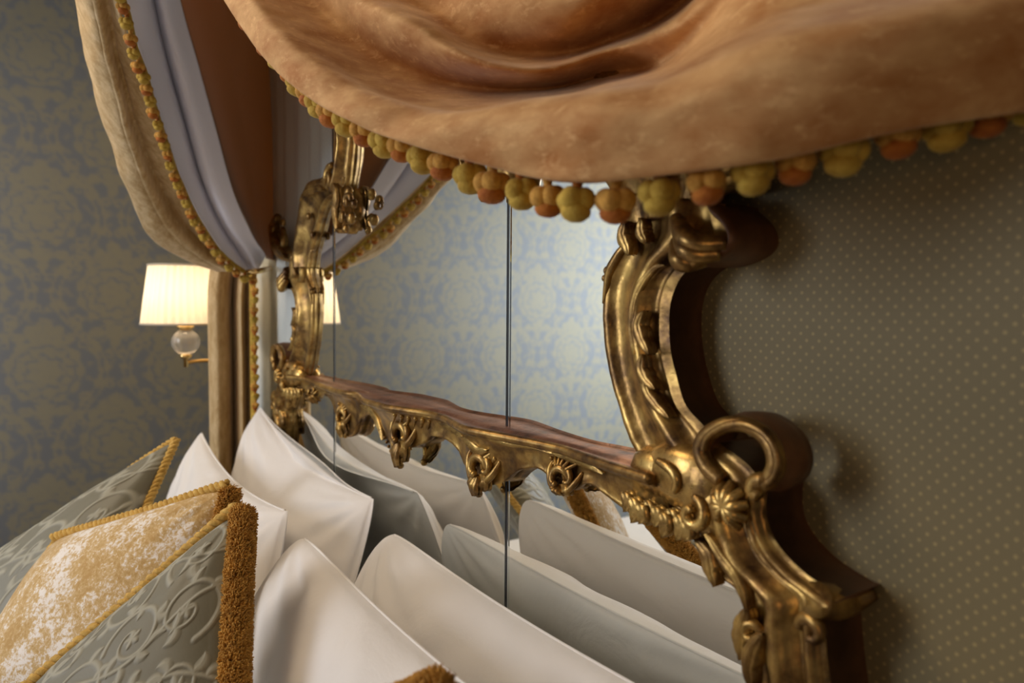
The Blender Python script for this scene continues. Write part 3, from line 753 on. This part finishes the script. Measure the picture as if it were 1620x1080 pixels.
lin_ = [
 [(178, -120, 1.25), (205, -120, 1.29), (222, -120, 1.36), (238, -120, 1.33), (262, -120, 1.36)],
 [(196, -4, 1.38), (228, 0, 1.42), (243, 0, 1.49), (256, 0, 1.46), (284, 0, 1.50)],
 [(226, 100, 1.49), (254, 100, 1.54), (266, 100, 1.61), (280, 100, 1.57), (312, 100, 1.61)],
 [(252, 182, 1.59), (280, 190, 1.65), (292, 192, 1.72), (306, 195, 1.68), (340, 200, 1.72)],
 [(280, 266, 1.72), (306, 275, 1.78), (318, 280, 1.84), (332, 288, 1.79), (368, 300, 1.83)],
 [(314, 340, 1.86), (336, 346, 1.90), (348, 350, 1.95), (362, 352, 1.90), (398, 368, 1.94)],
 [(352, 398, 1.97), (370, 400, 2.00), (380, 400, 2.04), (394, 398, 2.00), (416, 396, 2.04)],
 [(384, 430, 2.05), (392, 428, 2.06), (400, 426, 2.08), (408, 424, 2.05), (419, 404, 2.09)]]
A = loft([[crown_pt(d, CR_-.01) for d in (114, 119, 124, 129, 134)]]+[[tuple(D(*p)) for p in r] for r in lin_], 120, 50); mb = MB(); sheet(mb, A, -.003); mb.build('satin_lining', M['lining'], cur)
inn = [
 [(262, -120, 1.36), (290, -120, 1.50), (330, -120, 1.66), (370, -120, 1.84), (400, -120, 2.02)],
 [(284, 0, 1.50), (315, 0, 1.66), (350, 0, 1.80), (385, 0, 1.95), (412, 0, 2.10)],
 [(312, 100, 1.61), (338, 100, 1.77), (368, 100, 1.88), (396, 100, 2.03), (424, 100, 2.14)],
 [(340, 200, 1.72), (360, 200, 1.87), (384, 200, 1.96), (408, 200, 2.08), (429, 200, 2.16)],
 [(368, 300, 1.83), (384, 300, 1.96), (400, 300, 2.03), (416, 300, 2.12), (430, 300, 2.18)],
 [(398, 368, 1.94), (405, 370, 2.02), (412, 372, 2.08), (420, 374, 2.14), (430, 376, 2.18)],
 [(418, 404, 2.09), (420, 406, 2.11), (422, 408, 2.13), (425, 410, 2.15), (430, 412, 2.18)]]
A = loft([[crown_pt(d, CR_-.01) for d in (134, 145, 156, 167, 178)]]+[[tuple(D(*p)) for p in r[:-1]]+[tuple(Y(r[-1][0]+5, r[-1][1], .036))] for r in inn], 90, 60); nu, nv = A.shape[:2]
for j in range(nv):
    A[:, j] -= np.array(FWD)*(.02*math.sin(j/nv*PI*4)*math.sin(j/nv*PI)*np.linspace(1, .2, nu))[:, None]
mb = MB(); sheet(mb, A, -.003); mb.build('inner_lining', M['lining_shaded'], cur)
# tail falling below the tie-back
tl = []
zt = Y(370, 432, -.12).z
def tail_col(px, L): p = X(px, 480, -L); return p.x, p.y
cols = [tail_col(334, 2.38), tail_col(329, 2.34), tail_col(342, 2.30), tail_col(354, 2.31), tail_col(363, 2.34), tail_col(368, 2.39), tail_col(374, 2.33), tail_col(382, 2.26), tail_col(390, 2.31), tail_col(394, 2.28), tail_col(402, 2.24)]
tl = [[(x, y+.02, zt+.08) for x, y in cols], [(x, y, zt-.05) for x, y in cols], [(x, y, zt-.30) for x, y in cols], [(x, y, zt-.6) for x, y in cols], [(x, y, .62) for x, y in cols], [(x, y, .1) for x, y in cols]]
A = loft(tl, 60, 110); mb = MB(); sheet(mb, A, .004); mb.build('curtain_tail', M['velvet_curtain'], cur)
e = cols[-1]
mb = MB(); tube(mb, [(e[0], e[1]-.004, zt+.01), (e[0], e[1]-.004, zt-.3), (e[0], e[1]-.004, .3)], .018, 8, 40, .5); mb.build('tail_braid', M['yarn_gold'], cur)
bobbles([(e[0]+.020, e[1]-.006, zt), (e[0]+.030, e[1]-.006, zt-.3), (e[0]+.030, e[1]-.006, .5)], .0285, cur, .95)
mb = MB(); tube(mb, [tuple(Y(392, 430, -.10)), tuple(Y(412, 428, -.07)), tuple(Y(424, 425, -.02)), tuple(Y(428, 424, YB-.004))], .008, 8, 30); mb.build('tieback_hook', M['brass'], cur)

crown = empty('bed_canopy', (CX, YB, CZ), label='half-round gilded canopy crown high on the wall, from which the bed drapery falls', cat='canopy')
mb = MB(); vs = []; pr = [(CR_-.05, -.02), (CR_+.02, -.02), (CR_+.035, .0), (CR_+.02, .03), (CR_+.03, .06), (CR_+.05, .09), (CR_+.04, .11), (CR_-.05, .11)]
for i in range(49):
    for r, dz in pr: vs.append(crown_pt(180*i/48, r, CZ+dz))
mb.add(vs, gridf(49, 8)); mb.build('cornice', M['gilt'], crown)
mb = MB(); mb.add([crown_pt(180*i/48, CR_, CZ+.08) for i in range(49)]+[crown_pt(180*i/48, CR_, CZ+.095) for i in range(49)], [tuple(range(49))[::-1], tuple(range(49, 98))]); mb.build('top_board', M['frame_side'], crown)
# pleated pale hanging between the curtain and the mirror
hang = empty('wall_hanging', (-2.1, .01, BZ), label='pale blue-grey pleated fabric hanging beside the far edge of the gilded mirror', cat='drapery')
xs = np.linspace(-2.62, -1.66, 200); zs = np.linspace(.60, 2.50, 8); A = np.zeros((8, 200, 3))
for i, z in enumerate(zs):
    for j, x in enumerate(xs):
        A[i, j] = (x, .026-.011*(.5+.5*math.sin(x*62+.8*math.sin(x*17)))-.0, z)
mb = MB(); sheet(mb, A, -.002); mb.build('pleated_fabric', M['pleat'], hang)

# ------------------------------------------------------------------ wall lamp
Lp = Vector((-2.53, -.188, CAM.z))
lamp = empty('wall_lamp', (Lp.x, YB, CAM.z-.17), label='brass wall lamp with a lit pleated cream shade and glass ball beside the curtain', cat='lamp')
mb = MB(); seg = 180
z0, z1 = D(283, 512, 2.337).z, D(283, 421, 2.337).z
vs = []
for q, (r, z) in enumerate([(.130, z0), (.130, z0+.004), (.118, (z0+z1)/2), (.106, z1-.004), (.106, z1)]):
    for k in range(seg):
        a = 2*PI*k/seg; rr = r*(1+(.020 if q in (1, 2, 3) else .006)*math.sin(k*PI*.4)*(1+.5*math.sin(k*.9))+.004*math.sin(a*9+q))
        vs.append((Lp.x+rr*math.cos(a), Lp.y+rr*math.sin(a), z))
mb.add(vs, [(i*seg+k, i*seg+(k+1) % seg, (i+1)*seg+(k+1) % seg, (i+1)*seg+k) for i in range(4) for k in range(seg)])
shade = mb.build('lamp_shade', M['shade'], lamp)
for z, r in ((z0, .131), (z1, .107)):
    mb = MB(); lathe(mb, Lp.x, Lp.y, [(r, z-.003), (r+.002, z-.003), (r+.002, z+.003), (r, z+.003), (r, z-.003)], 60); mb.build('shade_trim', M['cream'], lamp)
zb = D(293, 541, 2.337).z
mb = MB(); seg = 48; prof = [(math.sin(PI*i/16), math.cos(PI*i/16)) for i in range(17)]; vs = []
for sr, cz in prof:
    for k in range(seg): rr = .042*max(sr, .05)*(1+.035*math.cos(k*PI/2)*sr); vs.append((Lp.x+rr*math.cos(2*PI*k/seg), Lp.y+rr*math.sin(2*PI*k/seg), zb+.042*cz))
mb.add(vs, [(i*seg+k, (i+1)*seg+k, (i+1)*seg+(k+1) % seg, i*seg+(k+1) % seg) for i in range(16) for k in range(seg)]); mb.build('glass_ball', M['crystal'], lamp)
mb = MB()
lathe(mb, Lp.x, Lp.y, [(0, zb+.075), (.010, zb+.074), (.014, zb+.064), (.012, zb+.058), (.024, zb+.054), (.026, zb+.048), (.020, zb+.042), (.014, zb+.038)], 24); mb.build('lamp_collar', M['brass'], lamp); mb = MB()
lathe(mb, Lp.x, Lp.y, [(.012, zb-.038), (.020, zb-.042), (.017, zb-.050), (.008, zb-.054), (.008, zb-.080), (0, zb-.082)], 24); mb.build('lamp_stem', M['brass'], lamp)
mb = MB(); tube(mb, [(Lp.x, Lp.y, zb-.066), (Lp.x, Lp.y+.05, zb-.062), (Lp.x, Lp.y+.12, zb-.064), (Lp.x, YB-.012, zb-.064)], .006, 10, 30); mb.build('arm', M['brass'], lamp)
mb = MB()
vs = [(Lp.x+r*math.cos(2*PI*k/28), y, zb-.064+r*math.sin(2*PI*k/28)) for r, y in ((.045, YB), (.045, YB-.008), (.030, YB-.012), (.008, YB-.018), (0.001, YB-.018)) for k in range(28)]
mb.add(vs, [(i*28+k, (i+1)*28+k, (i+1)*28+(k+1) % 28, i*28+(k+1) % 28) for i in range(4) for k in range(28)]); mb.build('wall_plate', M['brass'], lamp)
l = bpy.data.lights.new('lamp_bulb', 'POINT'); l.energy = 1.5; l.color = (1, .76, .48); l.shadow_soft_size = .03
o = bpy.data.objects.new('lamp_bulb', l); COL.objects.link(o); o.location = (0, Lp.y-YB, (z0+z1)/2-lamp.location.z); o.parent = lamp

# ------------------------------------------------------------------ pillows and cushions
def pillow(name, c, thick, mat, parent, nn=90, ear=.05, wr=.006, seed=0, pinch=.10, pat=None, seam=True, sag=0.0, side=None, full=.55, rc=.03, back=.45):
    """c: corners TL, TR, BR, BL; front is the side facing the room (towards -y / camera)"""
    TLc, TRc, BRc, BLc = [np.array(q, float) for q in c]
    nrm = np.cross(TRc-TLc, BLc-TLc); nrm /= np.linalg.norm(nrm)
    if nrm[1] > 0: nrm = -nrm
    cen = (TLc+TRc+BRc+BLc)/4
    def base(s, t):
        p = (TLc*(1-s)+TRc*s)*(1-t)+(BLc*(1-s)+BRc*s)*t
        cs, ct = math.sin(PI*s), math.sin(PI*t)
        hor = (TRc-TLc+BRc-BLc)/2; ver = (BLc-TLc+BRc-TRc)/2
        p = p+ver*pinch*.5*(cs**.8)*(1-t)**3*1.0-ver*pinch*.5*(cs**.8)*t**3
        ra = abs(2*s-1)**7*abs(2*t-1)**7; p = p+(cen-p)*ra*rc
        hp = pinch*.5 if side is None else side
        p = p+hor*hp*(ct**.8)*(1-s)**3-hor*hp*(ct**.8)*s**3
        return p
    S1 = np.linspace(0, 1, nn); S1 = .5-.5*np.cos(PI*S1)*(1-.0); S1 = (S1+np.linspace(0, 1, nn))/2
    F = np.zeros((nn, nn, 3)); B = np.zeros((nn, nn, 3)); U = np.zeros((nn, nn)); V = np.zeros((nn, nn))
    for i, t in enumerate(S1):
        for j, s in enumerate(S1):
            p = base(s, t); e = max(0, (1-abs(2*s-1)**2.4))*max(0, (1-abs(2*t-1)**2.4)); h = thick*e**full
            q = Vector(p)*1.0+Vector((seed*3.1, seed*1.7, 0))
            # creases radiating from the corners
            dc = min(math.hypot(s, t), math.hypot(1-s, t), math.hypot(s, 1-t), math.hypot(1-s, 1-t))
            ang = math.atan2(abs(t-.5)-.5, abs(s-.5)-.5)
            cr_ = math.sin(ang*16+seed)*math.exp(-dc*4)*min(1, dc*8)
            wv = (mnoise.fractal(q*5.0, 1, 2, 3)*1.2+cr_*.8)*wr*min(1, e*4)
            low = -sag*thick*math.exp(-((s-.5)**2)/.08)*(1-t)
            F[i, j] = p+nrm*(h+wv+low); B[i, j] = p-nrm*(h*back+wv*.5)
            U[i, j] = s; V[i, j] = t
    if pat is not None:
        pv = pat(U, V); F += nrm*(pv[..., None]*.0009)
    vs = list(map(tuple, F.reshape(-1, 3)))+list(map(tuple, B.reshape(-1, 3)))
    f = gridf(nn, nn, 0, True)+gridf(nn, nn, nn*nn)
    n2 = nn*nn
    bd = list(range(nn))+[i*nn+nn-1 for i in range(1, nn)]+[(nn-1)*nn+j for j in range(nn-2, -1, -1)]+[i*nn for i in range(nn-2, 0, -1)]
    for k in range(len(bd)):
        a, b = bd[k], bd[(k+1) % len(bd)]; f.append((a, b, b+n2, a+n2))
    at = None
    if pat is not None: at = {'pattern': np.r_[pv.ravel(), pat(U, V).ravel()]}
    o = mesh(name, vs, f, mat, parent, attrs=at)
    E = {'top': F[0], 'right': F[:, -1], 'bottom': F[-1], 'left': F[:, 0]}
    return o, E, nrm
def W3(u, s, z): return (-u, -s, z+.15)     # u along the wall, s out of the wall, z relative to the sight level of 1.25
def white(c, thick, label, seed, **k):
    k.setdefault('wr', .010); k.setdefault('side', -.07); k.setdefault('full', .46); k.setdefault('rc', .07)
    cc = sum((Vector(q) for q in c), Vector())/4
    o, E, nrm = pillow('pillow', c, thick, M['linen'], None, seed=seed, **k)
    tag(o, label, 'pillow', 'white pillows at the head of the bed')
    # stitched hem a hand's breadth inside the open end: raised cord of fabric along the top
    mb = MB(); P = E['top'][2:-2:3]; tube(mb, [tuple(p) for p in P], .0022, 6, 80); s_ = mb.build('seam_piping', M['linen'], o)
    return o
white([W3(2.17, .050, .964), W3(1.315, .046, .880), W3(1.33, .20, .42), W3(2.15, .20, .42)], .085, 'white pillow leaning on the far end of the mirror, its pointed corner nearest the curtain', 1, sag=.6, pinch=.16, rc=.025, side=-.03, back=.2)
white([W3(1.228, .055, .846), W3(.42, .055, .850), W3(.42, .17, .42), W3(1.22, .17, .42)], .08, 'white pillow leaning against the near half of the mirror, behind the front white pillow', 2, pinch=.07, rc=.045, side=-.09, back=.35)
white([W3(2.22, .20, .893), W3(1.35, .205, .870), W3(1.34, .34, .42), W3(2.20, .34, .42)], .075, 'far white pillow in the second row, mostly hidden behind the sage and gold cushions', 3, pinch=.16, rc=.015, side=-.04)
white([W3(1.208, .225, .874), W3(.42, .22, .862), W3(.40, .36, .42), W3(1.19, .36, .42)], .08, 'front white pillow of the near stack, right of the thick amber fringe', 4, pinch=.07, rc=.045, side=-.10)

# scroll pattern for the sage cushions
def scroll_pattern(seed, dens=1.0):
    R = random.Random(seed); strokes = []
    def spiral(cx, cy, r0, a0, turns, sgn, w0):
        n = 60; s = np.linspace(0, 1, n); a = a0+sgn*2*PI*turns*s; r = r0*(1-s)**.8+.012
        strokes.append((cx+r*np.cos(a), cy+r*np.sin(a), w0*(1-.55*s)))
        for k in (8, 18, 28, 38):      # leaves flying off the spiral
            a1 = a[k]+sgn*.9; l = r0*.55*R.uniform(.7, 1.1); q = np.linspace(0, 1, 16)
            x0, y0 = cx+r[k]*math.cos(a[k]), cy+r[k]*math.sin(a[k])
            bend = a1+q*sgn*-1.2
            strokes.append((x0+np.cos(bend)*l*q, y0+np.sin(bend)*l*q, w0*1.7*np.sin(PI*np.clip(q*.9+.1, 0, 1))))
        for k in range(5):
            a1 = k*2*PI/5+a0; q = np.linspace(0, 1, 8); xe, ye = cx, cy
            strokes.append((xe+np.cos(a1)*.035*q, ye+np.sin(a1)*.035*q, .013*np.sin(PI*(q*.8+.15))))
    g = 4
    for i in range(g):
        for j in range(g):
            sg = 1 if (i+j) % 2 else -1
            spiral((i+.5)/g+R.uniform(-.03, .03), (j+.5)/g+R.uniform(-.03, .03), .118, R.uniform(0, 6), 1.35, sg, .0125)
    for k in range(4):
        q = np.linspace(0, 1, 60); ph = R.uniform(0, 6)
        strokes.append((q, .12+.26*k+.06*np.sin(q*9+ph), .010+0*q))
        for m in range(9):
            x0 = (m+.5)/9; y0 = .12+.26*k+.06*math.sin(x0*9+ph); a1 = (1 if m % 2 else -1)*1.0; qq = np.linspace(0, 1, 14)
            strokes.append((x0+np.cos(a1+qq*.9)*.075*qq, y0+np.sin(a1+qq*.9)*.075*qq, .018*np.sin(PI*np.clip(qq*.9+.08, 0, 1))))
    def fn(U, V):
        out = np.zeros(U.shape)
        for x, y, wd in strokes:
            kk = np.linspace(0, len(x)-1, len(x)*5); x, y, wd = (np.interp(kk, np.arange(len(x)), q) for q in (x, y, wd+0*x))
            for a, b, ww in zip(x, y, wd):
                if ww <= 0.001: continue
                m = (np.abs(U-a) < ww*1.4) & (np.abs(V-b) < ww*1.4)
                if not m.any(): continue
                d = np.hypot(U[m]-a, V[m]-b)/ww
                out[m] = np.maximum(out[m], np.clip(1.35-d*1.1, 0, 1))
        return out
    cache = {}
    def g_(U, V):
        k = U.shape
        if k not in cache: cache[k] = fn(U, V)
        return cache[k]
    return g_
def corded(E, sides, r, pitch, parent, mat='cord', nrm=None):
    allp = np.vstack([E[k] for k in E]); ce = allp.mean(axis=0)
    for sd in sides:
        P = cr(E[sd][::4], 120); o = P-ce; o /= np.linalg.norm(o, axis=1, keepdims=True); P = P+o*r*.55+(0 if nrm is None else nrm*r*.45); mb = MB(); rope(mb, P, r, pitch); mb.build('cord', M[mat], parent)
def brush(P, outdir, nrm, length, width, count, parent, seed=1, taper=.25):
    """cut silk brush fringe: dense tufts standing off a seam"""
    R = np.random.default_rng(seed); n = len(P); L = np.r_[0, np.cumsum(np.linalg.norm(np.diff(P, axis=0), axis=1))]
    mb = MB(); T = np.gradient(P, axis=0); T /= np.linalg.norm(T, axis=1, keepdims=True)
    vs = []; fs = []
    for q in range(count):
        s = R.uniform(0, L[-1]); c = np.array([np.interp(s, L, P[:, k]) for k in range(3)])
        i = min(n-1, int(np.searchsorted(L, s))); t = T[i]
        o = outdir-t*outdir.dot(t); o /= np.linalg.norm(o); b = np.cross(t, o)
        a = R.uniform(-1.9, 1.9)                      # fan round the seam
        d = o*math.cos(a)+b*math.sin(a)+t*R.normal(0, .16); d /= np.linalg.norm(d)
        env = min(1, (min(s, L[-1]-s)+.012)/.02)
        ln = length*R.uniform(.80, 1.05)*(.80+.20*math.cos(a))*env
        w_ = width*R.uniform(.7, 1.3); e1 = np.cross(d, t); e1 /= np.linalg.norm(e1)+1e-9; e2 = np.cross(d, e1)
        base = c+d*ln*.10; mid = c+d*ln*.72+t*R.normal(0, .0012); end = c+d*ln+t*R.normal(0, .002)
        k0 = len(vs)
        for cc, ww in ((base, w_*.6), (mid, w_), (end, w_*.55)):
            for k in range(4):
                aa = PI/2*k; vs.append(cc+(e1*math.cos(aa)+e2*math.sin(aa))*ww)
        for z in range(2):
            for k in range(4): fs.append((k0+z*4+k, k0+z*4+(k+1) % 4, k0+(z+1)*4+(k+1) % 4, k0+(z+1)*4+k))
        fs.append((k0+8, k0+9, k0+10, k0+11))
    mb.add(vs, fs); mb.build('brush_fringe', M['yarn_fringe'], parent)
    mb = MB(); tube(mb, [tuple(p) for p in P[::6]], length*.42, 10, 80); mb.build('fringe_core', M['yarn_rust'], parent)

# far sage cushion with cord
c = [D(283, 690, 1.60), D(-90, 930, 1.56), D(-60, 1330, 1.30), D(200, 950, 1.26)]
# order: TL = far left corner, TR = tip
def cushion(label, c, thick, mat, seed, group=None, pat=None, nn=90, **k):
    o, E, nrm = pillow('cushion', c, thick, M[mat], None, nn=nn, seed=seed, pat=pat, wr=k.pop('wr', .003), **k)
    tag(o, label, 'cushion', group); return o, E, nrm
oF, EF, nF = cushion('sage damask cushion edged with twisted gold cord, farthest left against the wallpaper', [D(-85, 925, 1.60), D(283, 690, 1.60), D(170, 980, 1.36), D(-120, 1240, 1.40)], .095, 'damask_cushion', 11, pat=scroll_pattern(5), nn=170, pinch=.08)
corded(EF, ('top', 'right', 'left'), .0088, .034, oF)
oG, EG, nG = cushion('crushed gold velvet cushion with whitish sheen and gold cord, between the two sage cushions', [D(88, 852, 1.34), D(368, 766, 1.20), D(300, 1130, 1.06), D(-120, 1180, 1.16)], .07, 'velvet_cushion', 12, nn=110, pinch=.06)
corded(EG, ('top',), .0098, .034, oG, nrm=nG); corded(EG, ('left',), .0085, .034, oG, nrm=-nG)
brush(cr(EG['right'][::4], 90), np.array(EG['right'][20]-EG['left'][20])/np.linalg.norm(EG['right'][20]-EG['left'][20]), nG, .025, .0012, 7000, oG, 3)
oH, EH, nH = cushion('front sage damask cushion with raised scrolls and a thick amber brush fringe', [D(20, 1115, .99), D(383, 800, 1.08), D(366, 1260, .80), D(0, 1500, .78)], .060, 'damask_cushion', 13, pat=scroll_pattern(9), nn=260, pinch=.05)
corded(EH, ('top',), .0108, .036, oH, nrm=nH)
r_ = cr(EH['right'][::4], 120); od = EH['right'][60]-EH['left'][60]; od /= np.linalg.norm(od)
brush(r_, od, nH, .027, .0013, 15000, oH, 4)
oI, EI, nI = cushion('sage cushion at the bottom edge, only the tip of its amber brush fringe in view', [D(585, 1135, .63), D(712, 1085, .605), D(760, 1500, .58), D(430, 1600, .56)], .03, 'damask_cushion', 14, pat=scroll_pattern(11), nn=90, pinch=.05)
brush(cr(EI['top'][::3], 60), np.array([0, 0, 1.]), nI, .024, .0012, 4000, oI, 5)
